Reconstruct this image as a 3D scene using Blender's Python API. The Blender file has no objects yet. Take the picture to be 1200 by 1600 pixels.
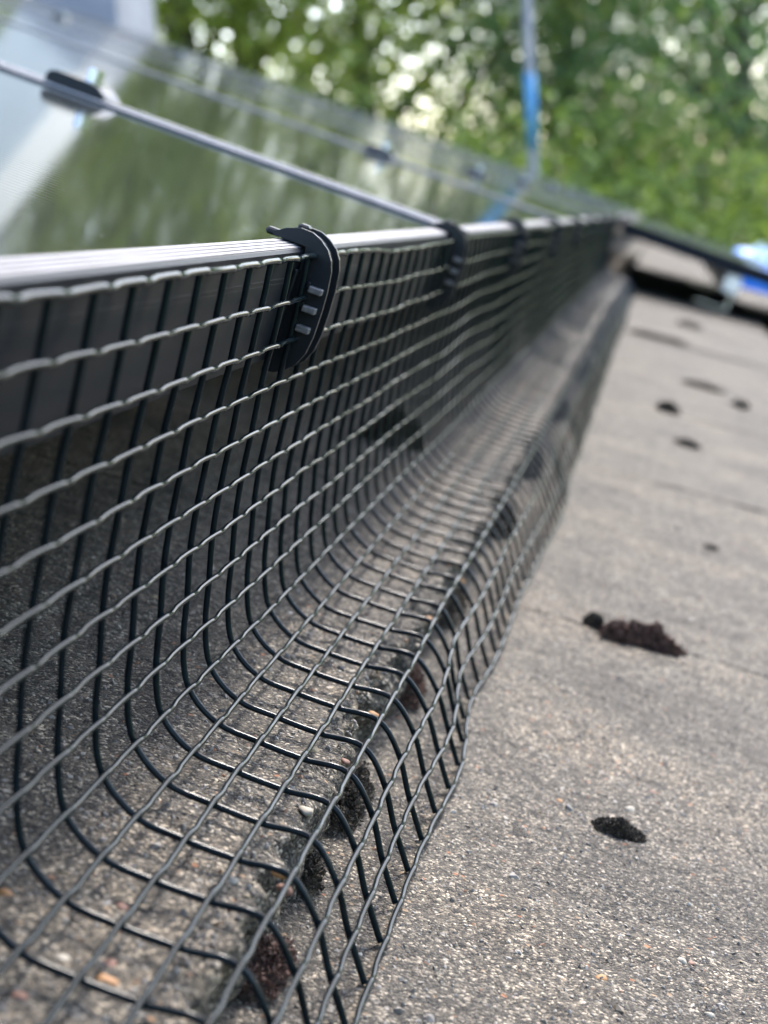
import bpy, math, random
import numpy as np
from mathutils import Matrix, Vector

random.seed(7)
RNG = np.random.default_rng(7)
SC = bpy.context.scene
COL = SC.collection

# ------------------------------------------------------------------ roof frame, camera, sky, sun
# Roof frame: X down the slope, Y along the eave (away), Z roof normal; millimetres; Z = 0 at the panels' top.
SLOPE = math.radians(22.5)
ROOF_H = 5.2
cs, sn = math.cos(SLOPE), math.sin(SLOPE)
M_ROOF = Matrix(((cs, 0, sn, 0), (0, 1, 0, 0), (-sn, 0, cs, ROOF_H), (0, 0, 0, 1)))
R3 = np.array([[cs, 0, sn], [0, 1, 0], [-sn, 0, cs]])

CAM_R = np.array([[0.93157844, 0.15718836, 0.32780090],      # right
                  [0.35239540, -0.16889427, -0.92048477],    # down
                  [-0.08932580, 0.97301929, -0.21273072]])   # forward
CAM_P = np.array([0.09279, -0.28596, 0.04603])
F_PX = 2700.0                                                 # focal length in pixels of a 1200x1600 frame
cam_data = bpy.data.cameras.new('camera')
cam = bpy.data.objects.new('camera', cam_data)
COL.objects.link(cam)
cam_data.sensor_fit = 'VERTICAL'
cam_data.sensor_height = 24.0
cam_data.sensor_width = 18.0
cam_data.lens = 24.0 * F_PX / 1600.0
cam_data.clip_start = 0.01
cam_data.clip_end = 2000.0
cam_data.dof.use_dof = True
cam_data.dof.focus_distance = 0.475
cam_data.dof.aperture_fstop = cam_data.lens / 4.1
cm = Matrix.Identity(4)
for i in range(3):
    cm[i][0], cm[i][1], cm[i][2], cm[i][3] = CAM_R[0, i], -CAM_R[1, i], -CAM_R[2, i], CAM_P[i]
cam.matrix_world = M_ROOF @ cm
SC.camera = cam

def at(px, py, depth):
    """world point behind a photo pixel at a depth (m) in front of the camera"""
    p = CAM_P + depth * (CAM_R.T @ np.array([(px - 600) / F_PX, (py - 800) / F_PX, 1.0]))
    return Vector((R3 @ p) + np.array([0, 0, ROOF_H]))

SUN_EL, SUN_AZ = math.radians(50), math.radians(15)          # azimuth from +Y towards +X
world = bpy.data.worlds.new('World')
SC.world = world
world.use_nodes = True
wn = world.node_tree
bg = wn.nodes['Background']
sky = wn.nodes.new('ShaderNodeTexSky')
sky.sky_type = 'NISHITA'
sky.sun_disc = False
sky.sun_elevation = SUN_EL
sky.sun_rotation = SUN_AZ
sky.air_density = 1.0
sky.dust_density = 2.4
sky.ozone_density = 1.0
wn.links.new(sky.outputs[0], bg.inputs['Color'])
bg.inputs['Strength'].default_value = 0.15
sun_d = bpy.data.lights.new('sun', 'SUN')
sun_d.energy = 1.2
sun_d.angle = math.radians(10)
sun_d.color = (1.0, 0.95, 0.88)
sun = bpy.data.objects.new('sun', sun_d)
COL.objects.link(sun)
sd = Vector((math.sin(SUN_AZ) * math.cos(SUN_EL), math.cos(SUN_AZ) * math.cos(SUN_EL), math.sin(SUN_EL)))
sun.rotation_euler = sd.to_track_quat('Z', 'Y').to_euler()
sun.location = (3, 6, 14)
SC.view_settings.view_transform = 'Standard'
SC.view_settings.look = 'None'
SC.view_settings.gamma = 1.0
SC.view_settings.exposure = 2.45
SC.cycles.max_bounces = 8
SC.cycles.use_denoising = True

# ------------------------------------------------------------------ helpers
def mesh_np(name, verts, faces, mat=None, smooth=True):
    """verts (n,3); faces: list or array of equal-length index rows, or list of mixed polygons"""
    me = bpy.data.meshes.new(name)
    verts = np.asarray(verts, dtype=np.float32)
    if isinstance(faces, np.ndarray):
        k = faces.shape[1]; nf = faces.shape[0]
        me.vertices.add(len(verts)); me.vertices.foreach_set('co', verts.ravel())
        me.loops.add(nf * k); me.loops.foreach_set('vertex_index', faces.astype(np.int32).ravel())
        me.polygons.add(nf); me.polygons.foreach_set('loop_start', np.arange(0, nf * k, k, dtype=np.int32))
        me.update(calc_edges=True)
    else:
        me.from_pydata([tuple(map(float, v)) for v in verts], [], [tuple(map(int, f)) for f in faces]); me.update()
    me.polygons.foreach_set('use_smooth', np.full(len(me.polygons), smooth, dtype=bool))
    if mat: me.materials.append(mat)
    return me

def link(name, me, parent=None, mw=None, label=None, cat=None, group=None, kind=None):
    o = bpy.data.objects.new(name, me)
    COL.objects.link(o)
    if parent is not None: o.parent = parent
    if mw is not None:
        if parent is None: o.matrix_world = mw
        else: o.matrix_local = mw
    if label: o['label'] = label
    if cat: o['category'] = cat
    if group: o['group'] = group
    if kind: o['kind'] = kind
    return o

def thing(name, mw, label, cat, group=None):
    o = link(name, None, None, mw, label, cat, group)
    o.empty_display_size = 0.05
    return o

def roof_at(x, y, z):       # millimetres in the roof frame -> world matrix
    return M_ROOF @ Matrix.Translation((x / 1000, y / 1000, z / 1000))

class MB:
    """collects shapes in millimetres, builds one mesh in metres"""
    def __init__(self): self.v = []; self.f = []
    def add(self, v, f):
        b = len(self.v); self.v += [tuple(p) for p in v]; self.f += [tuple(i + b for i in q) for q in f]; return self
    def box(self, x0, x1, y0, y1, z0, z1, bev=0.0):
        if bev <= 0:
            v = [(x, y, z) for z in (z0, z1) for y in (y0, y1) for x in (x0, x1)]
            f = [(0, 2, 3, 1), (4, 5, 7, 6), (0, 1, 5, 4), (2, 6, 7, 3), (0, 4, 6, 2), (1, 3, 7, 5)]
            return self.add(v, f)
        b = bev; v = []; f = []
        idx = {}
        for sx in (0, 1):
            for sy in (0, 1):
                for sz in (0, 1):
                    X = (x0, x1)[sx]; Y = (y0, y1)[sy]; Z = (z0, z1)[sz]
                    ix = b if sx == 0 else -b; iy = b if sy == 0 else -b; iz = b if sz == 0 else -b
                    for a, p in (('x', (X, Y + iy, Z + iz)), ('y', (X + ix, Y, Z + iz)), ('z', (X + ix, Y + iy, Z))):
                        idx[(sx, sy, sz, a)] = len(v); v.append(p)
        g = lambda sx, sy, sz, a: idx[(sx, sy, sz, a)]
        f += [(g(0,0,0,'x'), g(0,0,1,'x'), g(0,1,1,'x'), g(0,1,0,'x')), (g(1,0,0,'x'), g(1,1,0,'x'), g(1,1,1,'x'), g(1,0,1,'x'))]
        f += [(g(0,0,0,'y'), g(1,0,0,'y'), g(1,0,1,'y'), g(0,0,1,'y')), (g(0,1,0,'y'), g(0,1,1,'y'), g(1,1,1,'y'), g(1,1,0,'y'))]
        f += [(g(0,0,0,'z'), g(0,1,0,'z'), g(1,1,0,'z'), g(1,0,0,'z')), (g(0,0,1,'z'), g(1,0,1,'z'), g(1,1,1,'z'), g(0,1,1,'z'))]
        for s in (0, 1):
            for t in (0, 1):
                f.append((g(0,s,t,'y'), g(1,s,t,'y'), g(1,s,t,'z'), g(0,s,t,'z')))
                f.append((g(s,0,t,'x'), g(s,1,t,'x'), g(s,1,t,'z'), g(s,0,t,'z')))
                f.append((g(s,t,0,'x'), g(s,t,1,'x'), g(s,t,1,'y'), g(s,t,0,'y')))
        for sx in (0, 1):
            for sy in (0, 1):
                for sz in (0, 1):
                    f.append((g(sx,sy,sz,'x'), g(sx,sy,sz,'y'), g(sx,sy,sz,'z')))
        return self.add(v, f)
    def prism_y(self, outline, y0, y1):          # outline in (x, z), extruded along y
        n = len(outline)
        v = [(x, y0, z) for x, z in outline] + [(x, y1, z) for x, z in outline]
        f = [tuple(range(n)), tuple(range(2 * n - 1, n - 1, -1))] + [(i, i + n, (i + 1) % n + n, (i + 1) % n) for i in range(n)]
        return self.add(v, f)
    def cyl(self, c, axis, r, h, n=16, r2=None):
        r2 = r if r2 is None else r2
        a = np.array(axis, float); a /= np.linalg.norm(a)
        u = np.cross(a, [0.3, 0.9, 0.2]); u /= np.linalg.norm(u); w = np.cross(a, u)
        c = np.array(c, float); t = [2 * math.pi * i / n for i in range(n)]
        v = [c + r * (math.cos(q) * u + math.sin(q) * w) for q in t] + [c + h * a + r2 * (math.cos(q) * u + math.sin(q) * w) for q in t]
        f = [tuple(range(n))[::-1], tuple(range(n, 2 * n))] + [(i, (i + 1) % n, (i + 1) % n + n, i + n) for i in range(n)]
        return self.add(v, f)
    def mesh(self, name, mat, smooth=False, scale=0.001):
        me = mesh_np(name, np.array(self.v) * scale, self.f, mat, smooth)
        import bmesh
        b = bmesh.new(); b.from_mesh(me); bmesh.ops.recalc_face_normals(b, faces=b.faces); b.to_mesh(me); b.free()
        return me

def tube(P, r, n=8, closed_ends=True, up=None):
    """tube along points P (m,3); r scalar or (m,)"""
    P = np.asarray(P, float); m = len(P)
    T = np.gradient(P, axis=0); T /= np.linalg.norm(T, axis=1)[:, None]
    up = np.array([0.31, 0.2, 0.93]) if up is None else np.asarray(up, float)
    U = np.cross(T, up); U /= np.linalg.norm(U, axis=1)[:, None] + 1e-12
    W = np.cross(T, U)
    r = np.broadcast_to(np.asarray(r, float), (m,))
    a = np.arange(n) * 2 * np.pi / n
    V = P[:, None, :] + r[:, None, None] * (np.cos(a)[None, :, None] * U[:, None, :] + np.sin(a)[None, :, None] * W[:, None, :])
    V = V.reshape(-1, 3)
    i = np.arange(m - 1)[:, None] * n; j = np.arange(n)[None, :]; k = (j + 1) % n
    F = np.stack([i + j, i + k, i + n + k, i + n + j], -1).reshape(-1, 4)
    return V, F

def merge(parts):
    V, F, b = [], [], 0
    for v, f in parts:
        V.append(v); F.append(f + b); b += len(v)
    return np.concatenate(V), np.concatenate(F)

_perm = np.random.default_rng(3).random((64, 64, 64))
def vnoise(x, y, z):
    """smooth value noise in [-1, 1]"""
    x, y, z = np.broadcast_arrays(np.asarray(x, float), np.asarray(y, float), np.asarray(z, float))
    xi, yi, zi = np.floor(x).astype(int), np.floor(y).astype(int), np.floor(z).astype(int)
    fx, fy, fz = x - xi, y - yi, z - zi
    fx, fy, fz = (t * t * (3 - 2 * t) for t in (fx, fy, fz))
    g = lambda a, b, c: _perm[(xi + a) & 63, (yi + b) & 63, (zi + c) & 63]
    l = lambda a, b, t: a + (b - a) * t
    r = l(l(l(g(0,0,0), g(1,0,0), fx), l(g(0,1,0), g(1,1,0), fx), fy), l(l(g(0,0,1), g(1,0,1), fx), l(g(0,1,1), g(1,1,1), fx), fy), fz)
    return 2 * r - 1

# ------------------------------------------------------------------ materials
def new_mat(name):
    m = bpy.data.materials.new(name); m.use_nodes = True
    nt = m.node_tree; return m, nt, nt.nodes['Principled BSDF']
def N(nt, t, **kw):
    n = nt.nodes.new(t)
    for k, v in kw.items():
        if k in n.inputs: n.inputs[k].default_value = v
        else: setattr(n, k, v)
    return n
def ramp(nt, fac, stops, interp='LINEAR'):
    r = nt.nodes.new('ShaderNodeValToRGB'); r.color_ramp.interpolation = interp
    while len(r.color_ramp.elements) < len(stops): r.color_ramp.elements.new(0.5)
    for e, (p, c) in zip(r.color_ramp.elements, stops):
        e.position = p; e.color = (*c, 1) if len(c) == 3 else c
    nt.links.new(fac, r.inputs[0]); return r
def mixc(nt, fac, a, b, mode='MIX'):
    m = nt.nodes.new('ShaderNodeMix'); m.data_type = 'RGBA'; m.blend_type = mode
    for s, v in ((0, fac), (6, a), (7, b)):
        if hasattr(v, 'links'): nt.links.new(v, m.inputs[s])
        else: m.inputs[s].default_value = v if not isinstance(v, tuple) else ((*v, 1) if len(v) == 3 else v)
    return m.outputs[2]
def plain(name, col, rough=0.5, metal=0.0, var=0.0, vscale=30.0, bump=0.0, bscale=400.0, spec=0.5):
    m, nt, p = new_mat(name)
    p.inputs['Roughness'].default_value = rough; p.inputs['Metallic'].default_value = metal
    p.inputs['Specular IOR Level'].default_value = spec
    geo = N(nt, 'ShaderNodeNewGeometry')
    if var > 0:
        n = N(nt, 'ShaderNodeTexNoise', Scale=vscale, Detail=5.0); nt.links.new(geo.outputs['Position'], n.inputs['Vector'])
        lo = tuple(c * (1 - var) for c in col); hi = tuple(min(1, c * (1 + var)) for c in col)
        r = ramp(nt, n.outputs['Fac'], [(0.3, lo), (0.7, hi)]); nt.links.new(r.outputs[0], p.inputs['Base Color'])
    else:
        p.inputs['Base Color'].default_value = (*col, 1)
    if bump > 0:
        n = N(nt, 'ShaderNodeTexNoise', Scale=bscale, Detail=4.0); nt.links.new(geo.outputs['Position'], n.inputs['Vector'])
        b = N(nt, 'ShaderNodeBump', Strength=0.6, Distance=bump); nt.links.new(n.outputs['Fac'], b.inputs['Height']); nt.links.new(b.outputs[0], p.inputs['Normal'])
    return m

def concrete():
    m, nt, p = new_mat('concrete_tile')
    L = nt.links.new
    geo = N(nt, 'ShaderNodeNewGeometry')
    P = geo.outputs['Position']
    warp = N(nt, 'ShaderNodeTexNoise', Scale=500.0, Detail=2.0); L(P, warp.inputs['Vector'])
    va = nt.nodes.new('ShaderNodeVectorMath'); va.operation = 'MULTIPLY_ADD'
    L(warp.outputs['Color'], va.inputs[0]); va.inputs[1].default_value = (0.0012,) * 3; L(P, va.inputs[2])
    V = va.outputs[0]
    g1 = N(nt, 'ShaderNodeTexVoronoi', Scale=1250.0); L(V, g1.inputs['Vector'])
    g2 = N(nt, 'ShaderNodeTexVoronoi', Scale=520.0); L(V, g2.inputs['Vector'])
    s1 = nt.nodes.new('ShaderNodeSeparateColor'); L(g1.outputs['Color'], s1.inputs[0])
    s2 = nt.nodes.new('ShaderNodeSeparateColor'); L(g2.outputs['Color'], s2.inputs[0])
    fine = ramp(nt, s1.outputs[0], [(0.0, (0.009, 0.0082, 0.0072)), (0.3, (0.027, 0.024, 0.020)), (0.6, (0.066, 0.058, 0.047)), (0.85, (0.135, 0.118, 0.094)), (1.0, (0.36, 0.32, 0.26))])
    peb = ramp(nt, s2.outputs[1], [(0.0, (0.15, 0.135, 0.115)), (0.35, (0.20, 0.14, 0.09)), (0.55, (0.28, 0.26, 0.23)), (0.75, (0.22, 0.10, 0.05)), (0.9, (0.04, 0.04, 0.04))], 'CONSTANT')
    pm = ramp(nt, s2.outputs[0], [(0.0, (0, 0, 0)), (0.935, (0, 0, 0)), (0.94, (1, 1, 1))])
    pd = ramp(nt, g2.outputs['Distance'], [(0.30, (1, 1, 1)), (0.50, (0, 0, 0))])
    mm = nt.nodes.new('ShaderNodeMath'); mm.operation = 'MULTIPLY'; L(pm.outputs[0], mm.inputs[0]); L(pd.outputs[0], mm.inputs[1])
    c = mixc(nt, mm.outputs[0], fine.outputs[0], peb.outputs[0])
    mid = N(nt, 'ShaderNodeTexNoise', Scale=120.0, Detail=4.0); L(P, mid.inputs['Vector'])
    r = ramp(nt, mid.outputs['Fac'], [(0.3, (0.62, 0.60, 0.58)), (0.7, (1.15, 1.13, 1.10))])
    c = mixc(nt, 1.0, c, r.outputs[0], 'MULTIPLY')
    big = N(nt, 'ShaderNodeTexNoise', Scale=11.0, Detail=6.0, Roughness=0.6); L(P, big.inputs['Vector'])
    r = ramp(nt, big.outputs['Fac'], [(0.3, (0.50, 0.49, 0.48)), (0.5, (0.95, 0.94, 0.92)), (0.7, (1.35, 1.28, 1.18))])
    c = mixc(nt, 1.0, c, r.outputs[0], 'MULTIPLY')
    spot = N(nt, 'ShaderNodeTexNoise', Scale=42.0, Detail=3.0); L(P, spot.inputs['Vector'])
    r = ramp(nt, spot.outputs['Fac'], [(0.66, (1, 1, 1)), (0.76, (0.45, 0.43, 0.42))])
    c = mixc(nt, 1.0, c, r.outputs[0], 'MULTIPLY')
    L(c, p.inputs['Base Color'])
    p.inputs['Roughness'].default_value = 0.85
    p.inputs['Specular IOR Level'].default_value = 0.35
    h = nt.nodes.new('ShaderNodeMath'); h.operation = 'MULTIPLY_ADD'
    L(g1.outputs['Distance'], h.inputs[0]); h.inputs[1].default_value = -0.6; L(s1.outputs[1], h.inputs[2])
    b1 = N(nt, 'ShaderNodeBump', Strength=1.0, Distance=0.0007); L(h.outputs[0], b1.inputs['Height'])
    n2 = N(nt, 'ShaderNodeTexNoise', Scale=260.0, Detail=5.0); L(P, n2.inputs['Vector'])
    b2 = N(nt, 'ShaderNodeBump', Strength=0.7, Distance=0.002); L(n2.outputs['Fac'], b2.inputs['Height']); L(b1.outputs[0], b2.inputs['Normal'])
    L(b2.outputs[0], p.inputs['Normal'])
    return m

def grain_mat():
    m, nt, p = new_mat('aggregate_grain')
    a = N(nt, 'ShaderNodeAttribute'); a.attribute_name = 'grain_colour'
    nt.links.new(a.outputs['Color'], p.inputs['Base Color'])
    p.inputs['Roughness'].default_value = 0.6
    return m

def glass_mat():
    m, nt, p = new_mat('panel_glass')
    L = nt.links.new
    tc = N(nt, 'ShaderNodeTexCoord')
    sx = nt.nodes.new('ShaderNodeSeparateXYZ'); L(tc.outputs['Object'], sx.inputs[0])
    # fine cell fingers run up the panel, cell gaps every 160 mm
    w = nt.nodes.new('ShaderNodeMath'); w.operation = 'MULTIPLY'; L(sx.outputs['Y'], w.inputs[0]); w.inputs[1].default_value = 1 / 0.0062
    fr = nt.nodes.new('ShaderNodeMath'); fr.operation = 'FRACT'; L(w.outputs[0], fr.inputs[0])
    rl = ramp(nt, fr.outputs[0], [(0.0, (0.07, 0.072, 0.066)), (0.12, (0.07, 0.072, 0.066)), (0.2, (0.006, 0.008, 0.010))])
    dust = N(nt, 'ShaderNodeTexVoronoi', Scale=420.0); L(tc.outputs['Object'], dust.inputs['Vector'])
    ds = nt.nodes.new('ShaderNodeSeparateColor'); L(dust.outputs['Color'], ds.inputs[0])
    dm = ramp(nt, ds.outputs[0], [(0.975, (0, 0, 0)), (0.98, (1, 1, 1))])
    dd = ramp(nt, dust.outputs['Distance'], [(0.12, (1, 1, 1)), (0.25, (0, 0, 0))])
    mu = nt.nodes.new('ShaderNodeMath'); mu.operation = 'MULTIPLY'; L(dm.outputs[0], mu.inputs[0]); L(dd.outputs[0], mu.inputs[1])
    film = N(nt, 'ShaderNodeTexNoise', Scale=9.0, Detail=6.0); L(tc.outputs['Object'], film.inputs['Vector'])
    c = mixc(nt, mu.outputs[0], rl.outputs[0], (0.12, 0.115, 0.10))
    L(c, p.inputs['Base Color'])
    rr = ramp(nt, film.outputs['Fac'], [(0.3, (0.025,) * 3), (0.7, (0.06,) * 3)])
    ra = nt.nodes.new('ShaderNodeMath'); ra.operation = 'MULTIPLY_ADD'; L(mu.outputs[0], ra.inputs[0]); ra.inputs[1].default_value = 0.25; L(rr.outputs[0], ra.inputs[2])
    rb = nt.nodes.new('ShaderNodeMath'); rb.operation = 'MULTIPLY_ADD'; L(rl.outputs[0], rb.inputs[0]); rb.inputs[1].default_value = 1.3; L(ra.outputs[0], rb.inputs[2])
    L(rb.outputs[0], p.inputs['Roughness'])
    p.inputs['IOR'].default_value = 1.5
    bn = N(nt, 'ShaderNodeTexNoise', Scale=300.0, Detail=2.0); L(tc.outputs['Object'], bn.inputs['Vector'])
    b = N(nt, 'ShaderNodeBump', Strength=0.02, Distance=0.0004); L(bn.outputs['Fac'], b.inputs['Height'])
    b2 = N(nt, 'ShaderNodeBump', Strength=0.16, Distance=0.0004); L(rl.outputs[0], b2.inputs['Height']); L(b.outputs[0], b2.inputs['Normal'])
    L(b2.outputs[0], p.inputs['Normal'])
    return m

def leaf_mat(name, dark, light):
    m, nt, p = new_mat(name)
    L = nt.links.new
    a = N(nt, 'ShaderNodeAttribute'); a.attribute_name = 'leaf_tone'
    oi = N(nt, 'ShaderNodeObjectInfo')
    r = ramp(nt, a.outputs['Fac'], [(0.0, dark), (1.0, light)])
    L(r.outputs[0], p.inputs['Base Color'])
    p.inputs['Roughness'].default_value = 0.5
    t = N(nt, 'ShaderNodeBsdfTranslucent')
    hs = N(nt, 'ShaderNodeHueSaturation', Saturation=1.1, Value=1.6); L(r.outputs[0], hs.inputs['Color']); L(hs.outputs[0], t.inputs['Color'])
    mx = N(nt, 'ShaderNodeMixShader', Fac=0.4)
    L(p.outputs[0], mx.inputs[1]); L(t.outputs[0], mx.inputs[2])
    L(mx.outputs[0], nt.nodes['Material Output'].inputs['Surface'])
    return m

MAT = dict(
    tile=concrete(), grain=grain_mat(), glass=glass_mat(),
    wire=plain('coated_wire', (0.006, 0.010, 0.012), 0.11, 0.0, 0.3, 200.0, 0.0, 1500.0, 0.09),
    clip=plain('black_nylon', (0.005, 0.007, 0.010), 0.34, 0.0, 0.25, 60.0, 0.00006, 1800.0, 0.22),
    tooth=plain('pale_nylon', (0.10, 0.095, 0.095), 0.4, 0.0, 0.4, 500.0),  # larger clip teeth, coloured paler than the clip body
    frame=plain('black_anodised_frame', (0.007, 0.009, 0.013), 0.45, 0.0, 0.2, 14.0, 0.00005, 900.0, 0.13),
    frame_top=plain('pale_anodised_top', (0.09, 0.093, 0.108), 0.5, 0.0, 0.25, 25.0, 0.0, 400.0, 0.3),  # strip on the lower rail, coloured paler than the black frame
    frame_edge=plain('pale_frame_edge', (0.34, 0.34, 0.36), 0.55, 0.0, 0.15, 25.0, 0.0, 400.0, 0.3),  # strips along the panel seams, coloured paler still than the lower one
    alu=plain('mill_aluminium', (0.62, 0.63, 0.65), 0.35, 1.0, 0.1, 50.0),
    steel=plain('bolt_steel', (0.66, 0.66, 0.66), 0.25, 1.0, 0.1, 80.0),
    moss=plain('dry_moss', (0.042, 0.032, 0.021), 0.9, 0.0, 0.8, 300.0),
    moss_red=plain('red_brown_moss', (0.085, 0.045, 0.032), 0.9, 0.0, 0.8, 300.0),
    render=plain('white_render', (0.80, 0.74, 0.66), 0.85, 0.0, 0.05, 5.0, 0.002, 80.0),
    lead=plain('lead_sheet', (0.26, 0.26, 0.28), 0.5, 0.0, 0.15, 6.0),
    brick=plain('house_brick', (0.30, 0.16, 0.11), 0.85, 0.0, 0.25, 6.0),
    gutter=plain('black_gutter', (0.02, 0.02, 0.022), 0.4),
    bark=plain('tree_bark', (0.045, 0.036, 0.028), 0.9, 0.0, 0.4, 3.0, 0.01, 20.0),
    bark_red=plain('reddish_bark', (0.13, 0.065, 0.045), 0.9, 0.0, 0.4, 3.0, 0.01, 20.0),
    leaf_y=leaf_mat('yellow_green_leaf', (0.14, 0.175, 0.025), (0.32, 0.36, 0.07)),
    leaf_g=leaf_mat('mid_green_leaf', (0.09, 0.14, 0.03), (0.24, 0.31, 0.07)),
    leaf_d=leaf_mat('dark_green_leaf', (0.05, 0.10, 0.042), (0.12, 0.20, 0.08)),
    grass=plain('meadow_grass', (0.06, 0.10, 0.025), 0.9, 0.0, 0.4, 0.6),
    pole=plain('galvanised_pole', (0.20, 0.20, 0.21), 0.5, 0.0, 0.05, 4.0),
    blue=plain('blue_band', (0.05, 0.22, 0.42), 0.5),
    tarp=plain('blue_tarpaulin', (0.02, 0.22, 0.75), 0.45, 0.0, 0.15, 12.0),
    tarpw=plain('white_sheet', (0.30, 0.46, 0.58), 0.5, 0.0, 0.05, 12.0),
)

# ------------------------------------------------------------------ ground
g = mesh_np('ground', [(-400, -400, 0), (400, -400, 0), (400, 600, 0), (-400, 600, 0)], [(0, 1, 2, 3)], MAT['grass'], False)
link('ground', g, kind='structure')

# ------------------------------------------------------------------ roof of interlocking flat concrete tiles
GAUGE, TILE_W, EDGE = 330.0, 498.5, 66.0          # course spacing, tile width, X of the step under the mesh
TILT = 30.0 / GAUGE
JOINT0 = 515.0                                     # a side joint of the course below the step
Y_LO, Y_HI = -1145.0, 12135.0
def edge_x(course): return EDGE + GAUGE * course   # course 0 ends at the step, course 1 below it
def top_plane(course, x): return -121.5 - TILT * (edge_x(course) - x)
def relief(course, x, y):
    return (0.55 * vnoise(x / 5.0, y / 5.0, course * 7.3 + 2) + 0.9 * vnoise(x / 19.0, y / 19.0, course * 5.1 + 9)
            + 0.28 * vnoise(x / 2.1, y / 2.1, course * 3.7))
def tile_top(course, x, y): return top_plane(course, x) + relief(course, x, y)

roof_deck = MB().box(-5600, 1720, Y_LO - 200, Y_HI + 200, -215, -170).mesh('roof', MAT['gutter'])
roof = link('roof', roof_deck, None, M_ROOF, kind='structure')

def tile_mesh(course, y0, y1, fine):
    """one tile: top face, worn front edge and front face, side returns; roof millimetres"""
    ex = edge_x(course)
    if fine:
        xs = np.concatenate([np.arange(-345, -130, 12.0), np.arange(-130, -6, 2.0)]) if course == 0 else \
             np.concatenate([np.arange(-345, -150, 2.2), np.arange(-150, -6, 12.0)])
        ys = np.arange(y0 + 2.0, y1 - 2.0, 2.2)
    else:
        xs = np.array([-345., -250, -150, -60, -6]); ys = np.linspace(y0 + 2, y1 - 2, 13)
    top = [(ex + x, None) for x in xs]
    corner = [(ex - 5 + 5 * math.sin(t), 5 - 5 * math.cos(t)) for t in (0.3, 0.65, 1.0, 1.3, 1.5708)]
    front = [(ex, d) for d in ([7, 9, 11, 13, 15, 17, 19, 21, 23, 25, 27, 30] if fine else [15, 30])]
    prof = top + corner + front
    ys = np.concatenate([[y0 + 1.6, y0 + 1.7], ys, [y1 - 1.7, y1 - 1.6]])
    X = np.array([p[0] for p in prof])[:, None] + np.zeros(len(ys))[None, :]
    Y = np.zeros(len(prof))[:, None] + ys[None, :]
    D = np.array([0.0 if p[1] is None else p[1] for p in prof])[:, None]
    Z = top_plane(course, X) - D
    Z = Z + relief(course, X, Y) * np.where(D > 6, 0, 1)
    nt = len(top)
    if fine:
        e = np.clip(1 - (ex - X) / 14.0, 0, 1) * np.where(D > 0, 1, 1)          # worn, crumbling edge
        er = np.clip(vnoise(Y / 9.0, 3.3 + D / 9.0, course) * 0.7 + 0.55 * vnoise(Y / 31.0, 1.7, course) + 0.5 * vnoise(Y / 70.0, 6.1, course) + 0.35 * vnoise(Y / 3.5, X / 3.5, D / 3.5), -0.3, 1.2)
        Z -= e * (1.6 + 3.6 * er) * np.exp(-D / 9.0)
        X -= e * np.where(D > 0, 1, 0.4) * (2.0 + 7.5 * er) + e * 1.1 * vnoise(Y / 2.6, D / 2.6, 5.5)
    Z[:, 0] -= 9; Z[:, -1] -= 9
    V = np.stack([X, Y, Z], -1).reshape(-1, 3) / 1000
    n, m = X.shape
    i = np.arange(n - 1)[:, None] * m; j = np.arange(m - 1)[None, :]
    F = np.stack([i + j, i + m + j, i + m + j + 1, i + j + 1], -1).reshape(-1, 4)
    return V, F

coarse = {}
def add_tile(course, y0, fine):
    yr = (y0, y0 + TILE_W)
    if fine:
        V, F = tile_mesh(course, *yr, True)
        link('roof_tile', mesh_np('roof_tile', V, F, MAT['tile']), roof)
    else:
        if 'm' not in coarse:
            V, F = tile_mesh(0, 0, TILE_W, False)
            coarse['m'] = mesh_np('roof_tile', V, F, MAT['tile'], False)
        link('roof_tile', coarse['m'], roof, Matrix.Translation((GAUGE * course / 1000, y0 / 1000, RNG.normal(0, 0.0006))))

rest = []
for course in range(-16, 6):
    off = JOINT0 + (0 if course % 2 == 1 else -94.0)
    y0 = off - 4 * TILE_W
    while y0 < Y_HI:
        if course in (0, 1) and -530 < y0 < 700:
            add_tile(course, y0, True)
        elif (course in (0, 1, 2, 3) and y0 > -700):
            add_tile(course, y0, False)
        else:
            rest.append((course, y0))
        y0 += TILE_W
V0, F0 = tile_mesh(0, 0, TILE_W, False)
V, F = merge([(V0 + np.array([GAUGE * c / 1000, y / 1000, 0]), F0) for c, y in rest])
link('roof_tiles_beyond', mesh_np('roof_tiles_beyond', V, F, MAT['tile'], False), roof, kind='stuff')

# loose and proud aggregate on the near tiles
def ico():
    t = (1 + 5 ** 0.5) / 2
    v = np.array([(-1, t, 0), (1, t, 0), (-1, -t, 0), (1, -t, 0), (0, -1, t), (0, 1, t), (0, -1, -t), (0, 1, -t), (t, 0, -1), (t, 0, 1), (-t, 0, -1), (-t, 0, 1)])
    f = np.array([(0,11,5),(0,5,1),(0,1,7),(0,7,10),(0,10,11),(1,5,9),(5,11,4),(11,10,2),(10,7,6),(7,1,8),(3,9,4),(3,4,2),(3,2,6),(3,6,8),(3,8,9),(4,9,5),(2,4,11),(6,2,10),(8,6,7),(9,8,1)])
    return v / np.linalg.norm(v[0]), f
IV, IF = ico()
PAL = np.array([(0.20, 0.19, 0.18), (0.30, 0.28, 0.26), (0.17, 0.16, 0.15), (0.42, 0.39, 0.35), (0.34, 0.28, 0.21), (0.60, 0.57, 0.52), (0.40, 0.22, 0.12), (0.16, 0.15, 0.14), (0.50, 0.40, 0.26)])
PW = np.array([0.22, 0.22, 0.16, 0.13, 0.09, 0.06, 0.045, 0.05, 0.025]); PW /= PW.sum()
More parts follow.
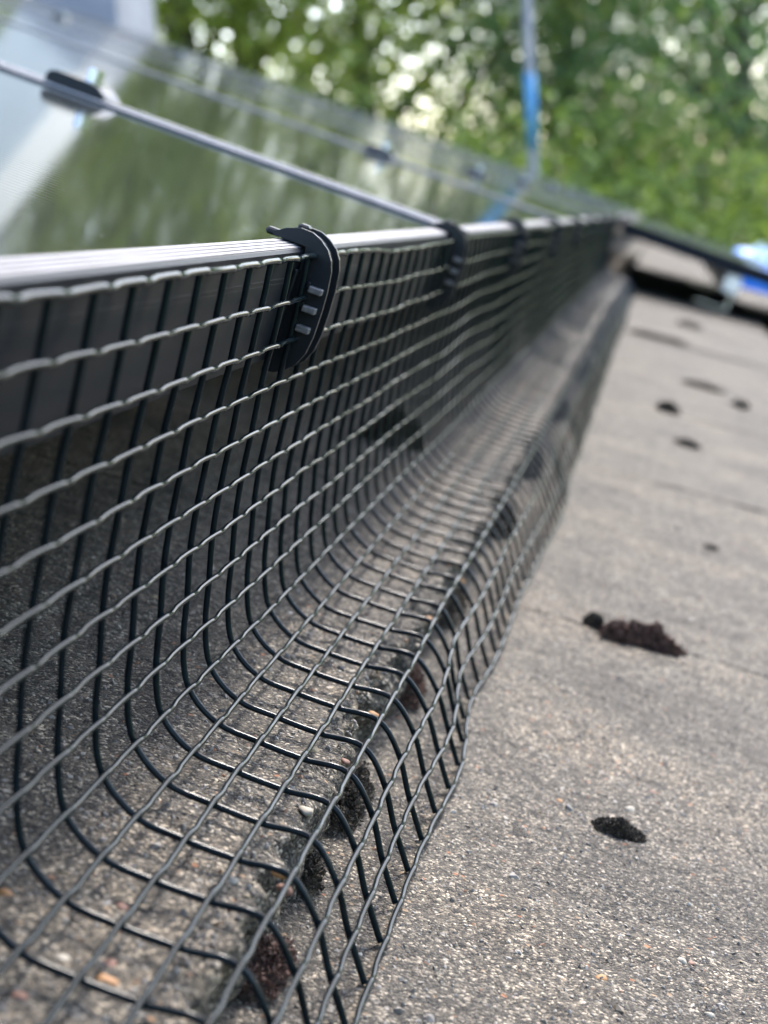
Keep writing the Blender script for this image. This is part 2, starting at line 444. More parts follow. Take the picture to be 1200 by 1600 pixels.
def grains(n, course, x0, x1, y0, y1, rmin, rmax):
    y = y0 + (y1 - y0) * RNG.random(n) ** 1.7
    x = x0 + (x1 - x0) * RNG.random(n)
    r = rmin + (rmax - rmin) * RNG.random(n) ** 4
    z = tile_top(course, x, y) - r * 0.3
    q = RNG.normal(size=(n, 3, 3)); q, _ = np.linalg.qr(q)
    sc = np.stack([1 + 0.4 * RNG.random(n), 0.7 + 0.5 * RNG.random(n), 0.5 + 0.4 * RNG.random(n)], 1)
    v = IV[None] * sc[:, None, :] * (1 + 0.18 * RNG.normal(size=(n, 12, 1)))
    v = np.einsum('nij,nkj->nki', q, v) * r[:, None, None] + np.stack([x, y, z], 1)[:, None, :]
    c = 0.46 * np.array([1.0, 0.95, 0.88]) * PAL[RNG.choice(len(PAL), n, p=PW)] * (0.8 + 0.4 * RNG.random((n, 1)))
    return v, c
gv, gc = [], []
for a in ((12000, 0, -70, 62, -40, 560, 0.25, 0.95), (15000, 1, 70, 240, 30, 760, 0.25, 0.95), (150, 0, -60, 60, -30, 400, 1.0, 2.2), (230, 1, 75, 235, 40, 900, 0.9, 2.0)):
    v, c = grains(*a); gv.append(v); gc.append(c)
gv = np.concatenate(gv); gc = np.concatenate(gc)
n = len(gv)
me = mesh_np('aggregate_grains', gv.reshape(-1, 3) / 1000, (IF[None] + 12 * np.arange(n)[:, None, None]).reshape(-1, 3), MAT['grain'], False)
at_ = me.attributes.new('grain_colour', 'FLOAT_COLOR', 'POINT')
at_.data.foreach_set('color', np.concatenate([np.repeat(gc, 12, 0), np.ones((n * 12, 1))], 1).astype(np.float32).ravel())
link('aggregate_grains', me, roof, kind='stuff')

# single coloured stones set in the tiles
def stone_mesh(name, r, flat, mat, seed):
    import bmesh
    b = bmesh.new(); bmesh.ops.create_icosphere(b, subdivisions=2, radius=1.0)
    for vv in b.verts:
        c = vv.co
        k = 1 + 0.34 * float(vnoise(c.x * 1.3 + seed, c.y * 1.3, c.z * 1.3)) + 0.16 * float(vnoise(c.x * 4 + seed, c.y * 4, c.z * 4))
        vv.co = Vector((c.x * r * k, c.y * r * k * 0.8, c.z * r * k * flat)) / 1000
    m = bpy.data.meshes.new(name); b.to_mesh(m); b.free(); m.materials.append(mat)
    m.polygons.foreach_set('use_smooth', np.ones(len(m.polygons), dtype=bool))
    return m
def unproject(px, py, course):
    d = CAM_R.T @ np.array([(px - 600) / F_PX, (py - 800) / F_PX, 1.0]); c = CAM_P * 1000
    z0 = top_plane(course, 0); nrm = np.array([-TILT, 0, 1])
    return c + d * (z0 - nrm @ c) / (nrm @ d)
st_o = plain('orange_stone', (0.26, 0.125, 0.04), 0.7, 0, 0.3, 300, 0.0002, 900)
st_r = plain('red_stone', (0.15, 0.07, 0.045), 0.7, 0, 0.3, 300, 0.0002, 900)
st_w = plain('pale_stone', (0.24, 0.215, 0.17), 0.7, 0, 0.2, 300, 0.0002, 900)
for k, (px, py, r, mt, cr) in enumerate([(167, 1533, 2.4, st_o, 0), (170, 1505, 1.9, st_r, 0), (98, 1497, 1.9, st_w, 0), (236, 1586, 1.0, st_o, 0), (194, 1411, 1.9, st_r, 0),
        (440, 1357, 2.4, st_o, 0), (365, 1370, 1.8, st_w, 0), (28, 1560, 1.7, st_r, 0), (9, 1396, 2.0, st_o, 0), (553, 1058, 1.4, st_w, 0), (103, 1436, 1.1, st_w, 0),
        (672, 966, 2.6, st_o, 0), (655, 1010, 1.8, st_w, 0), (585, 1112, 2.0, st_o, 0), (540, 1190, 1.6, st_r, 0), (720, 905, 2.6, st_o, 0), (480, 1262, 2.2, st_w, 0), (446, 1385, 2.0, st_r, 0), (940, 1530, 2.0, st_o, 1), (1065, 1503, 1.7, st_w, 1), (985, 1265, 2.2, st_w, 1), (790, 1278, 1.2, st_w, 1), (875, 1250, 1.4, st_o, 1), (1020, 1238, 1.6, st_r, 1), (1110, 1585, 1.6, st_w, 1), (1080, 1507, 1.2, st_r, 1)]):
    q = unproject(px, py, cr)
    link('stone', stone_mesh('stone', r, 0.5, mt, k * 3.1), roof, Matrix.Translation(Vector((q[0], q[1], tile_top(cr, q[0], q[1]) - 0.18 * r)) / 1000) @ Matrix.Rotation(k * 1.3, 4, 'Z'))

# gutter and house walls carry the roof
gut = [(1725 + 55 * math.cos(t), -190 + 55 * math.sin(t)) for t in np.linspace(math.pi, 2 * math.pi, 10)] + [(1725 + 51 * math.cos(t), -190 + 51 * math.sin(t)) for t in np.linspace(2 * math.pi, math.pi, 10)]
link('gutter', MB().prism_y(gut, Y_LO - 200, Y_HI + 200).mesh('gutter', MAT['gutter']), roof)
wallx = 1.30
link('house_wall', MB().box(-5.3, wallx, Y_LO / 1000, Y_HI / 1000, 0.0, ROOF_H - 0.86).mesh('house_wall', MAT['brick'], scale=1.0), kind='structure')

# ------------------------------------------------------------------ solar panels
PITCH, SEAM0, PL, GAP = 1040.0, 660.0, 1700.0, 20.0
def make_panel():
    r = link('solar_panel', None)
    w = PITCH - GAP; fh = 35.0; fw = 9.0
    # origin: lower (eave side) left corner, panel runs to -X and +Y
    def rail_x(y0, y1):
        return MB().box(-PL, 0, y0, y1, -fh, 0, 0.8)
    def lip(mb, x0, x1, y0, y1): return mb.box(x0, x1, y0, y1, -fh, -fh + 1.6)
    lower = MB().box(-fw, 0, 0, w, -fh, 0, 0.8)
    for z in (-9.0, -10.4): lower.box(-0.5, 0.22, 1, w - 1, z, z + 0.6)
    lip(lower, -30, -fw, 0.5, w - 0.5)
    lr = link('frame_rail', lower.mesh('frame_rail', MAT['frame']), r)
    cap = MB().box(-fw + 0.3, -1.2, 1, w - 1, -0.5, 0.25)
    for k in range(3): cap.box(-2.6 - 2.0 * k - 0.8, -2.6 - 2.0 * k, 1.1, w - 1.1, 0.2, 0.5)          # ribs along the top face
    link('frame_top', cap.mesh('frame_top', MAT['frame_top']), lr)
    link('frame_rail', lip(MB().box(-PL, -PL + fw, 0, w, -fh, 0, 0.8), -PL + fw, -PL + 30, 0.5, w - 0.5).mesh('frame_rail', MAT['frame']), r)
    link('frame_rail', MB().box(-PL + fw + .02, -fw - .02, 0.3, fw, -fh + 2, -0.1, 0.8).mesh('frame_rail', MAT['frame']), r)
    link('frame_rail', MB().box(-PL + fw + .02, -fw - .02, w - fw, w - 0.3, -fh + 2, -0.1, 0.8).mesh('frame_rail', MAT['frame']), r)
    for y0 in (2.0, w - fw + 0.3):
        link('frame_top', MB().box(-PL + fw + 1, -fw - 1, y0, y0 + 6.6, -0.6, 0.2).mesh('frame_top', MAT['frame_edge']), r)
    link('glass', MB().box(-PL + fw - 2, -fw + 2, fw - 2, w - fw + 2, -6.0, -1.6).mesh('glass', MAT['glass']), r)
    link('back_sheet', MB().box(-PL + fw, -fw, fw, w - fw, -8.2, -6.4).mesh('back_sheet', MAT['gutter']), r)
    link('junction_box', MB().box(-PL + 90, -PL + 200, w / 2 - 60, w / 2 + 60, -26, -8.4, 3).mesh('junction_box', MAT['clip']), r)
    return r
proto = make_panel()
def copy_tree(o, parent=None):
    c = o.copy(); COL.objects.link(c); c.parent = parent
    for ch in o.children: copy_tree(ch, c)
    return c
ORD = ['first', 'second', 'third', 'fourth', 'fifth', 'sixth', 'seventh', 'eighth', 'ninth', 'tenth', 'eleventh', 'twelfth']
used = []
def place_panel(x, n, label, group):
    o = proto if not used else copy_tree(proto)
    used.append(o)
    o.matrix_world = roof_at(x, SEAM0 + PITCH * (n - 1) + GAP / 2, 1.0)
    o['label'] = label; o['category'] = 'solar panel'; o['group'] = group
NA = 9
for n in range(0, NA + 1):
    lab = 'black framed solar panel nearest the camera, behind the nearest mesh clip' if n == 0 else \
          'black framed solar panel, %s from the camera along the mesh' % ORD[n]
    place_panel(-2.5, n, lab, 'panels along the mesh')
for n in range(3, NA + 1):
    place_panel(-2.5 - PL - GAP, n, 'distant solar panel in the upper row, %s of that row in view' % ORD[n - 3], 'panels of the upper row')
for n in (4, 5):
    place_panel(PL + 18, n, 'solar panel reaching down past the end of the mesh, %s one' % ('nearer' if n == 4 else 'farther'), 'lower panels beyond the mesh')

# rails and roof hooks under the panels
def rail(x, y0, y1, label):
    t = thing('mounting_rail', roof_at(x, 0, 0), label, 'rail', 'mounting rails')
    link('extrusion', MB().box(-19, 19, y0, y1, -76, -35.5, 1.5).box(-19.6, 19.6, y0 + .5, y1 - .5, -60, -52).mesh('extrusion', MAT['alu']), t)
    ya = y0 + 240
    while ya < y1:
        course = int(math.floor((x - EDGE) / GAUGE)) + 1
        zt = top_plane(course, x)
        hk = MB().box(-60, 22, ya, ya + 32, zt + 2, zt + 8, 1).box(16, 23, ya, ya + 32, zt + 8, -76, 1).box(19.8, 27, ya, ya + 32, -76, -44, 1)
        link('roof_hook', hk.mesh('roof_hook', MAT['steel']), t)
        ya += 1180
rail(-232, -1300, SEAM0 + PITCH * NA - 30, 'aluminium rail under the lower part of the mesh-edged panels')
rail(-1400, -1300, SEAM0 + PITCH * NA - 30, 'aluminium rail under the upper part of the mesh-edged panels')
rail(1440, SEAM0 + PITCH * 3 + 20, SEAM0 + PITCH * 5 - 20, 'aluminium rail under the low end of the far lower panels')
rail(300, SEAM0 + PITCH * 3 + 20, SEAM0 + PITCH * 5 - 20, 'aluminium rail under the far lower panels beside the mesh end')

# clamps on the seams
def make_clamp():
    r = link('mid_clamp', None)
    o = [(-17, 1.2), (-17, 4.5), (-15, 7.0), (-11, 7.8), (7, 7.4), (13, 6.6), (17, 4.0), (20, 1.2)]
    link('clamp_body', MB().prism_y(o, -13, 13).box(-15, 16, -8.5, 8.5, -35, 1.3).mesh('clamp_body', MAT['clip']), r)
    b = link('bolt', MB().cyl((6, 0, 7.0), (0, 0, 1), 4.6, 8.0, 20).cyl((6, 0, 6.9), (0, 0, 1), 6.2, 1.3, 20).mesh('bolt', MAT['steel']), r)
    link('hex_socket', MB().cyl((6, 0, 15.05), (0, 0, 1), 3.0, 0.3, 6).mesh('hex_socket', MAT['gutter']), b)
    return r
cproto = make_clamp(); cused = []
for x, nm in ((-232, 'lower'), (-1400, 'upper')):
    for n in range(0, NA):
        y = SEAM0 + PITCH * n
        if x == -1400 and n < 3: continue
        o = cproto if not cused else copy_tree(cproto); cused.append(o)
        o.matrix_world = roof_at(x, y, 1.0)
        o['label'] = 'black clamp with silver bolt, %s clamp on the %s panel seam' % (nm, ORD[n]); o['category'] = 'clamp'; o['group'] = 'panel clamps'

# ------------------------------------------------------------------ wire mesh skirt
PXk = np.array([0., 1.4, 2.6, 3.5, 5., 6.5, 8.5, 11.4, 14.5, 19.8, 30.3, 42.6, 55., 67.6, 77.2, 84., 91.4])
PZk = np.array([0., -12.7, -25.3, -38.2, -50.7, -63.5, -76., -88.2, -100.6, -111.9, -118.4, -119.1, -118.7, -117.6, -126., -137.1, -147.5])
CELL = 24.4
NCOL0, NCOL1 = -15, 154
CLIPS = [229, 588, 981, 1423, 1860, 2290, 2715, 3140, 3560]
def prof(s):
    """Catmull-Rom through the measured rows; s in rows 0..16"""
    P = np.stack([PXk, PZk], 1); P = np.concatenate([[2 * P[0] - P[1]], P, [2 * P[-1] - P[-2]]])
    s = np.clip(np.asarray(s, float), 0, 15.9999); i = np.floor(s).astype(int); t = (s - i)[..., None]
    a, b, c, d = P[i], P[i + 1], P[i + 2], P[i + 3]
    q = 0.5 * (2 * b + (c - a) * t + (2 * a - 5 * b + 4 * c - d) * t ** 2 + (3 * b - a - 3 * c + d) * t ** 3)
    dq = 0.5 * ((c - a) + 2 * (2 * a - 5 * b + 4 * c - d) * t + 3 * (3 * b - a - 3 * c + d) * t ** 2)
    return q, dq / np.linalg.norm(dq, axis=-1, keepdims=True)
def sag(Y):
    d = np.min(np.abs(np.asarray(Y, float)[..., None] - np.array([-140] + CLIPS)), axis=-1)
    return np.clip(d / 200, 0, 1)
def skirt(s, Y):
    """point and outward normal of the mesh surface, roof mm"""
    s, Y = np.broadcast_arrays(np.asarray(s, float), np.asarray(Y, float))
    q, t = prof(s)
    n = np.stack([-t[..., 1], t[..., 0]], -1)
    far = np.clip((Y - 260) / 400, 0, 1)
    wz = (0.5 + 1.6 * far) * vnoise(Y / 130.0, s / 5.0, 3.1) + 0.35 * vnoise(Y / 42.0, s / 1.3, 8.8)
    wx = (0.4 + 2.6 * far) * vnoise(Y / 190.0, s / 6.0, 5.7) + 0.35 * vnoise(Y / 47.0, s / 1.2, 1.2)
    up = np.clip(1 - s / 6, 0, 1)
    wx = wx * np.where(s < 0.5, 0.4, 1.0) * np.where(s < 5, 0.55, 1.0)
    wz = wz - 1.3 * sag(Y) * up
    Wx = q[..., 0] + n[..., 0] * wx; Wz = q[..., 1] + wz + n[..., 1] * wx * 0.4
    low = np.clip((s - 12.5) / 2.5, 0, 1)
    Wx = Wx + low * 6.0 * np.clip((Y - 380) / 350, 0, 1) + low * (3.2 * np.exp(-((Y - 262) / 48.0) ** 2) - 2.6 * np.exp(-((Y - 345) / 40.0) ** 2) + 2.2 * np.clip((Y - 200) / 200, 0, 1) * vnoise(Y / 75.0, 0.3, 4.4))
    lim = np.where(Wx < EDGE, top_plane(0, Wx), top_plane(1, Wx)) + 1.6
    return np.stack([Wx, Y, np.maximum(Wz, lim)], -1), np.stack([n[..., 0], 0 * Y, n[..., 1]], -1), np.stack([t[..., 0], 0 * Y, t[..., 1]], -1)

mesh_skirt = thing('wire_mesh', M_ROOF, 'black coated wire mesh skirt bent from the panel edge down onto the roof tiles', 'wire mesh')
R_CROSS, R_LONG = 0.88, 0.76
U = np.array([0.0, 0.06, 0.14, 0.24, 0.40, 0.62, 0.84, 0.94])
for k in range(17):                                   # wires along the roof, welded over the cross wires
    Yc = (np.arange(NCOL0, NCOL1)[:, None] + U[None, :]).ravel() * CELL
    u = np.tile(U, NCOL1 - NCOL0)
    jit = np.repeat(RNG.normal(0, 1, NCOL1 - NCOL0), len(U)); jit2 = np.repeat(RNG.normal(0, 1, NCOL1 - NCOL0), len(U))
    P, nn, tt = skirt(np.full_like(Yc, k), Yc)
    uu = np.minimum(u, 1 - u)
    off = 1.32 - 0.42 * np.sin(np.pi * u) ** 1.5                          # dips towards the plane between crossings
    kink = (0.34 + 0.10 * jit) * np.exp(-((u - 0.20) / 0.12) ** 2) - 0.12 * np.exp(-((u - 0.85) / 0.2) ** 2) + 0.10 * jit2 * np.sin(np.pi * u)
    P = P + nn * off[:, None] + tt * kink[:, None]
    r = R_LONG * (1 + 0.22 * np.exp(-(uu / 0.06) ** 2)) * (1.12 if k == 0 else 1.0)
    V, F = tube(P, r, 8)
    link('wire', mesh_np('wire', V / 1000, F, MAT['wire']), mesh_skirt)
S = np.concatenate([np.arange(0, 16, 0.2), [16.0 - 1e-3]])
for j in range(NCOL0, NCOL1):                         # cross wires, bent to the skirt's profile
    P, nn, tt = skirt(S, np.full_like(S, j * CELL))
    P = P - nn * 0.25
    P[:, 1] += 0.5 * vnoise(S / 2.3, j * 3.7, 0.5) + RNG.normal(0, 0.35)
    e = np.clip(S - 15.7, 0, 1)[:, None]
    V, F = tube(P, R_CROSS, 8, up=(0.02, 1, 0.03))
    link('wire', mesh_np('wire', V / 1000, F, MAT['wire']), mesh_skirt)

# ------------------------------------------------------------------ mesh clips
PLATE = [(-13, 1.7), (-12.4, 3.0), (-9.5, 5.0), (-5.3, 6.4), (-1.5, 6.3), (1.5, 5.1), (4.5, 2.9), (6.4, 0.2), (7.5, -3), (8.3, -9), (8.6, -15), (8.6, -23), (7.9, -28.5),
         (6.2, -32.3), (3.4, -35.4), (0.4, -37.0), (-1.9, -37.2), (-2.0, -30), (-2.0, -20), (-2.0, -10), (-2.0, 0.5), (-2.2, 1.75)]
WEB = [(-12, 1.6), (-9.2, 3.6), (-5.3, 4.9), (-1.5, 4.8), (1.2, 3.6), (3.6, 1.5), (5.0, -1), (5.6, -6), (6.0, -15), (6.0, -24), (5.4, -30), (4.2, -34), (3.2, -33), (3.0, -24), (2.4, -6), (1.5, 1.6), (-2, 1.8)]
def make_clip():
    r = link('mesh_clip', None)
    for y0 in (-7.4, 6.0):
        link('side_plate', MB().prism_y(PLATE, y0, y0 + 1.6).mesh('side_plate', MAT['clip']), r)
    link('web', MB().prism_y(WEB, -5.7, 5.9).mesh('web', MAT['clip']), r)
    for k, z in enumerate((-9.4, -15.3, -21.4)):
        link('tooth', MB().box(3.1, 7.3, -11.2, -7.5, z - 1.0, z + 1.0, 0.3).mesh('tooth', MAT['tooth']), r)
        link('tooth', MB().box(1.9, 3.0, -9.6, -7.5, z - 0.2, z + 1.8, 0.3).mesh('tooth', MAT['clip']), r)
    link('hook_tab', MB().box(-15.5, -10.5, -6.5, -2.0, 1.5, 3.6, 0.6).box(-8.0, -4.5, 1, 6.5, 4.5, 7.0, 0.6).mesh('hook_tab', MAT['clip']), r)
    link('back_plate', MB().box(-2.3, -1.2, -13, 8.0, -37, -5, 0.3).mesh('back_plate', MAT['clip']), r)
    return r
kproto = make_clip()
for i, y in enumerate(CLIPS):
    o = kproto if i == 0 else copy_tree(kproto)
    o.matrix_world = roof_at(0, y, 0.2 - (0 if i == 0 else 0.4 * (i % 2))) @ Matrix.Rotation(math.radians((0, 2, -3, 1, -2, 2, 0, -2, 1)[i]), 4, 'Z')
    o['label'] = ('black plastic clip nearest the camera, hooking the mesh to the panel frame' if i == 0 else
                  'black mesh clip on the panel edge, %s clip counted from the camera' % ORD[i])
    o['category'] = 'clip'; o['group'] = 'clips along the mesh'

# ------------------------------------------------------------------ moss tufts
def moss(x, y, course, lx, ly, h, n, mat, label, zoff=0.0, rot=0.0, blade=2.2):
    """mound of fine dry leaflets; sizes in mm"""
    t = thing('moss_clump', roof_at(x, y, 0) @ Matrix.Rotation(rot, 4, 'Z'), label, 'moss', 'moss clumps')
    ca, sa = math.cos(rot), math.sin(rot)
    z0 = float(tile_top(course, x, y)) + zoff
    n = int(n * 1.5)
    a = RNG.random(n) * 2 * np.pi; rr = np.sqrt(RNG.random(n))
    lump = 0.8 + 0.4 * vnoise(np.cos(a) * 2.5 + x, np.sin(a) * 2.5 + y, 3.0)
    ax, ay = max(lx - ly, 0) / 2, max(ly - lx, 0) / 2; rad = min(lx, ly) / 2           # stadium outline
    k = RNG.uniform(-1, 1, n)
    X = np.cos(a) * rr * rad * lump + ax * k; Y = np.sin(a) * rr * rad * lump + ay * k
    H = h * np.sqrt(np.clip(1 - rr ** 2, 0, 1)) * np.clip(0.75 + 0.45 * vnoise(X / 5 + x, Y / 5 + y, 1.0), 0.3, 1.2) * np.sqrt(np.clip(1.15 - k ** 4, 0, 1))
    Z = z0 + H * np.sqrt(RNG.random(n)) + (TILT * X * ca - TILT * Y * sa)
    d = np.stack([X / lx * 2, Y / ly * 2, 0.8 + 0 * X], 1) + RNG.normal(0, 0.9, (n, 3)); d[:, 2] = np.abs(d[:, 2]); d /= np.linalg.norm(d, axis=1)[:, None]
    u = np.cross(d, RNG.normal(size=(n, 3))); u /= np.linalg.norm(u, axis=1)[:, None]
    w = np.cross(d, u)
    L = 0.62 * blade * (0.5 + 0.9 * RNG.random(n))[:, None]; wd = L * 0.34
    B = np.stack([X, Y, Z], 1)
    V = np.stack([B - u * wd, B + u * wd, B + d * L * 0.6 + u * wd * 0.7 + w * L * 0.08, B + d * L + w * L * 0.3, B + d * L * 0.6 - u * wd * 0.7 + w * L * 0.08], 1)
    F = (np.arange(5)[None] + 5 * np.arange(n)[:, None])
    o = link('leaflets', mesh_np('leaflets', V.reshape(-1, 3) / 1000, F, mat, False), t, kind='stuff')
    # soil cushion under the leaflets
    m, k = 9, 22
    rr = np.linspace(0, 1, m)[:, None]; aa = (np.arange(k) * 2 * np.pi / k)[None]
    CX = 0.8 * rr * (np.cos(aa) * rad + ax * np.tanh(3 * np.cos(aa))); CY = 0.8 * rr * (np.sin(aa) * rad + ay * np.tanh(3 * np.sin(aa)))
    CZ = z0 - 1.2 + 0.6 * h * np.sqrt(np.clip(1 - rr ** 3, 0, 1)) * (0.85 + 0.35 * vnoise(CX / 5 + x, CY / 5 + y, 2.0)) + TILT * (CX * ca - CY * sa)
    i = np.arange(m - 1)[:, None] * k; j = np.arange(k)[None]; q = (j + 1) % k
    F = np.stack([i + j, i + k + j, i + k + q, i + q], -1).reshape(-1, 4)
    link('cushion', mesh_np('cushion', np.stack([CX, CY, CZ], -1).reshape(-1, 3) / 1000, F, MAT['moss']), t)
    return t
Rz = lambda d: math.radians(d)
moss(153, 508, 1, 45, 21, 13, 6500, MAT['moss_red'], 'long reddish brown moss tuft on the bare tiles, largest one right of the mesh', blade=3.0)
moss(131, 517, 1, 10, 11, 9, 1400, MAT['moss'], 'round black moss knob at the upper end of the largest tuft', blade=2.2)
moss(150, 252, 1, 21, 9, 6, 2600, MAT['moss'], 'small dark moss tuft on the bare tiles nearest the camera', blade=1.7)
moss(170, 1512, 1, 26, 34, 11, 1600, MAT['moss'], 'round dark moss ball on the tiles beyond the largest tuft', blade=4)
moss(215, 1875, 1, 60, 24, 7, 1000, MAT['moss'], 'long dark moss streak beyond the round moss ball', blade=4)
moss(158, 2508, 1, 110, 30, 7, 1400, MAT['moss'], 'long dark moss line in a tile joint near the far mesh', blade=4)
moss(257, 1760, 1, 30, 34, 8, 900, MAT['moss'], 'dark moss lump at the right picture edge', blade=4)
moss(187, 1275, 1, 26, 26, 5, 700, MAT['moss'], 'flat faint moss patch below the round moss ball', blade=3)
moss(195, 800, 1, 10, 7, 3, 300, MAT['moss'], 'tiny dark moss speck above the largest tuft', blade=2)
moss(215, 3060, 1, 60, 60, 8, 700, MAT['moss'], 'distant dark moss patch below the far panels', blade=5)
step_spots = [(30, 3, 11, 26, 2000, 'nearest the camera'), (88, 4, 12, 34, 3000, 'second from the camera'), (142, 6, 10, 16, 900, 'third and smallest, by the pale stone'), (205, 7, 13, 48, 4200, 'fourth from the camera'), (330, 6, 12, 40, 1800, 'fifth from the camera'),
              (462, 8, 14, 60, 1500, 'sixth from the camera'), (680, 12, 20, 70, 1500, 'seventh from the camera'), (905, 12, 20, 80, 1200, 'eighth from the camera'), (1250, 12, 22, 110, 1200, 'ninth from the camera'), (1650, 12, 22, 120, 1200, 'farthest of them')]
for k, (y, h, lx, ly, n, w) in enumerate(step_spots):
    moss(67, y, 1, lx, ly, h + 6, n, MAT['moss_red'] if k in (1, 4) else MAT['moss'], 'dark moss at the tile step under the mesh, ' + w, blade=1.9 if k < 6 else 3.5)
moss(-8, 700, 0, 40, 46, 20, 1500, MAT['moss'], 'dark moss lump under the panel edge behind the mesh', blade=4)

# ------------------------------------------------------------------ things beyond the array
def upright(p): return Matrix.Translation(p)
c0 = at(148, 40, 12.0)
ch = thing('chimney', upright((c0.x, c0.y, 0)) @ Matrix.Rotation(math.radians(-9), 4, 'Z'), 'white rendered chimney with a grey lead base behind the panels, at the top left', 'chimney')
zb = c0.z
link('flashing', MB().box(-.325, .325, -.30, .30, zb - 1.2, zb + .36, .01).mesh('flashing', MAT['lead'], scale=1), ch)
link('stack', MB().box(-.315, .315, -.29, .29, zb + .3601, zb + 2.6, .01).mesh('stack', MAT['render'], scale=1), ch)
link('cap', MB().box(-.37, .37, -.35, .35, zb + 2.601, zb + 2.72, .02).mesh('cap', MAT['render'], scale=1), ch)

p0 = at(828, 120, 16.0); hz = at(828, 232, 16.0).z; h1 = at(828, 115, 16.0).z
po = thing('pole', upright((p0.x, p0.y, 0)), 'tall thin grey pole with a blue band behind the panels', 'pole')
link('shaft', MB().cyl((0, 0, 0), (0, 0, 1), .046, 9.4, 20, .040).mesh('shaft', MAT['pole'], True, 1), po)
link('band', MB().cyl((0, 0, hz), (0, 0, 1), .052, h1 - hz, 20).mesh('band', MAT['blue'], True, 1), po)
link('foot_plate', MB().box(-.2, .2, -.2, .2, 0.004, .03, .005).mesh('foot_plate', MAT['pole'], scale=1), po)

# crumpled blue and white sheet lying on the far tiles
def bundle(name, x, y, lx, ly, h, seed, mat):
    m, k = 26, 44
    th = np.linspace(0, np.pi / 2, m)[:, None]; ph = (np.arange(k) * 2 * np.pi / k)[None]
    rr = 1 + 0.16 * vnoise(np.cos(ph) * 2 + seed, np.sin(ph) * 2, th * 2.2) + 0.09 * vnoise(np.cos(ph) * 6 + seed, np.sin(ph) * 6, th * 6)
    X = x + np.sin(th) ** 0.6 * np.cos(ph) * lx / 2 * rr; Y = y + np.sin(th) ** 0.6 * np.sin(ph) * ly / 2 * rr; Z = np.cos(th) ** 0.7 * h * rr
    i = np.arange(m - 1)[:, None] * k; j = np.arange(k)[None]; q = (j + 1) % k
    F = np.stack([i + j, i + k + j, i + k + q, i + q], -1).reshape(-1, 4)
    return mesh_np(name, np.stack([X + 0 * Z, Y + 0 * Z, Z], -1).reshape(-1, 3) / 1000, F, mat)
bx = 600.0; by = 7600.0
cse = int(math.floor((bx - EDGE) / GAUGE)) + 1
tb = thing('folded_sheet', roof_at(bx, by, float(top_plane(cse, bx)) - 6), 'crumpled blue and white plastic sheet beyond the far lower panels', 'plastic sheet')
link('blue_fold', bundle('blue_fold', 80, -40, 460, 420, 178, 2.0, MAT['tarp']), tb)
link('white_fold', bundle('white_fold', -50, -60, 130, 260, 168, 5.0, MAT['tarpw']), tb)

# ------------------------------------------------------------------ trees
def crown_mesh(name, seed, R, H, nclump, per, leaf, mat):
    rg = np.random.default_rng(seed)
    tips = []
    while len(tips) < nclump:
        p = rg.uniform(-1, 1, 3)
        l = np.linalg.norm(p)
        if l < 1 and rg.random() < 0.25 + 0.75 * l: tips.append(p)
    tips = np.array(tips)
    k = 1 + 0.34 * vnoise(tips[:, 0] * 2 + seed, tips[:, 1] * 2, tips[:, 2] * 2)
    tips = tips * np.array([R, R, H / 2]) * k[:, None] + np.array([0, 0, H / 2])
    sz = rg.uniform(0.25, 0.55, nclump) * R / 3.2
    n = nclump * per
    c = np.repeat(tips, per, 0) + rg.normal(size=(n, 3)) * np.repeat(sz, per)[:, None] * np.array([1, 1, 0.7])
    d = rg.normal(size=(n, 3)); d /= np.linalg.norm(d, axis=1)[:, None]
    u = np.cross(d, rg.normal(size=(n, 3))); u /= np.linalg.norm(u, axis=1)[:, None]
    s = leaf * rg.uniform(0.6, 1.3, n)[:, None]
    V = np.stack([c - d * s, c + u * s * 0.5, c + d * s, c - u * s * 0.5], 1).reshape(-1, 3)
    me = mesh_np(name, V, 4 * np.arange(n)[:, None] + np.arange(4)[None], mat, False)
    tone = np.clip(np.repeat(rg.random(nclump), per) * 0.7 + rg.random(n) * 0.4, 0, 1)
    a = me.attributes.new('leaf_tone', 'FLOAT', 'POINT'); a.data.foreach_set('value', np.repeat(tone, 4).astype(np.float32))
    return me, tips

def trunk_mesh(name, seed, tips, base_h, H, r0, mat, lean=0.0):
    parts = []
    top = base_h + H * 0.75
    z = np.linspace(0, top, 12)
    bend = np.stack([lean * z / top * 2 + 0.25 * np.sin(z * 0.5 + seed), 0.2 * np.sin(z * 0.4 + 2 * seed), z], 1)
    bend[:, :2] -= bend[0, :2]
    parts.append(tube(bend, np.linspace(r0, r0 * 0.25, 12), 9, up=(1, 0.1, 0)))
    for p in tips[:: max(1, len(tips) // 26)]:
        e = p + np.array([0, 0, base_h])
        zz = max(base_h * 0.7, min(top - 0.3, e[2] - np.linalg.norm(e[:2]) * 0.8))
        k = np.interp(zz, z, np.arange(12)); b = np.array([np.interp(zz, z, bend[:, 0]), np.interp(zz, z, bend[:, 1]), zz])
        t = np.linspace(0, 1, 6)[:, None]
        path = b * (1 - t) + e * t + np.array([0, 0, 0.5]) * np.sin(np.pi * t) * 0.5
        parts.append(tube(path, np.linspace(r0 * 0.25, 0.012, 6), 6, up=(0.2, 0.3, 1)))
    V, F = merge(parts)
    return mesh_np(name, V, F, mat)

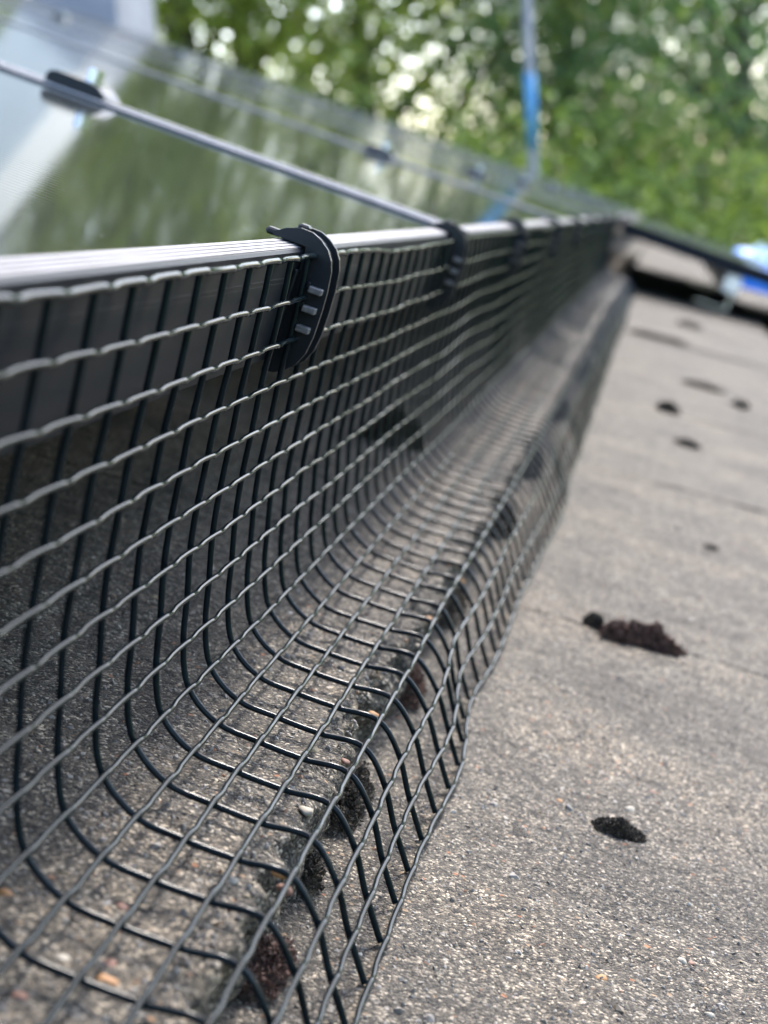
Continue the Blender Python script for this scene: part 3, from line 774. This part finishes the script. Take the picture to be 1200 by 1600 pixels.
VARS = []
for i, (R, H, nc, per, lf, mk) in enumerate([(3.6, 9.0, 160, 200, 0.054, 'leaf_y'), (3.2, 8.0, 130, 200, 0.050, 'leaf_g'), (4.0, 10.0, 165, 210, 0.056, 'leaf_d'), (3.4, 9.5, 140, 210, 0.054, 'leaf_d'), (2.6, 4.5, 150, 130, 0.055, 'leaf_g')]):
    me, tips = crown_mesh('crown', 11 + i, R, H, nc, per, lf, MAT[mk]); VARS.append((me, tips, H))
def tree(px, depth, var, base_h, r0, label, group, scale=1.0, rot=0.0, bark='bark', lean=0.0):
    p = at(px, 331, depth)
    t = thing('tree', Matrix.Translation((p.x, p.y, 0)) @ Matrix.Rotation(rot, 4, 'Z') @ Matrix.Scale(scale, 4), label, 'tree', group)
    me, tips, H = VARS[var]
    link('crown', me, t, Matrix.Translation((0, 0, base_h)))
    link('trunk', trunk_mesh('trunk', var + px * 0.01, tips, base_h, H, r0, MAT[bark], lean), t)
GR = 'trees behind the roof'
TREES = [(-620, 22, 1, 1.5, .22, 'tree far outside the left edge, reflected in the panels', 1.6, .3),
         (-250, 26, 0, 2.0, .24, 'yellow green tree left of the chimney, reflected in the near panel', 1.8, 1.0),
         (60, 30, 1, 2.0, .24, 'mid green tree directly behind the chimney', 1.9, 2.2),
         (290, 24, 0, 1.8, .22, 'yellow green tree just right of the chimney', 1.5, 3.0),
         (470, 27, 0, 1.6, .22, 'bright yellow green tree left of the middle, second right of the chimney', 1.6, 4.1),
         (640, 24, 1, 1.6, .22, 'mid green tree left of the grey pole', 1.35, 5.0),
         (790, 34, 4, 1.2, .16, 'pale distant tree directly behind the grey pole', 1.25, .9),
         (920, 25, 2, 1.4, .26, 'dark green tree just right of the grey pole', 1.0, 1.9),
         (1060, 29, 3, 1.4, .24, 'dark tree with a reddish trunk near the right edge', 1.1, 2.8),
         (1215, 24, 2, 1.2, .26, 'dark green tree at the right picture edge', 1.05, .4),
         (1420, 26, 3, 1.3, .26, 'dark green tree beyond the right picture edge', 1.1, 3.6)]
for px, d, v, bh, r0, lab, sc_, rt in TREES:
    tree(px, d, v, bh, r0, lab, GR, sc_, rt, 'bark_red' if 'reddish' in lab else 'bark')
BUSH = [(560, 19, 4, 1.15, 'leafy yellow green shrub low left of the grey pole'), (720, 20, 4, 1.2, 'leafy shrub low behind the panels just left of the grey pole'),
        (900, 19, 4, 1.15, 'light green shrub low right of the grey pole'), (1090, 21, 4, 1.2, 'light green shrub above the blue sheet'), (1230, 20, 4, 1.15, 'shrub at the right edge behind the blue sheet'), (380, 20, 4, 1.2, 'leafy shrub low behind the left panels')]
for px, d, v, s_, lab in BUSH:
    tree(px, d, v, 0.5, .10, lab, 'shrubs behind the roof', s_, px * 0.1)
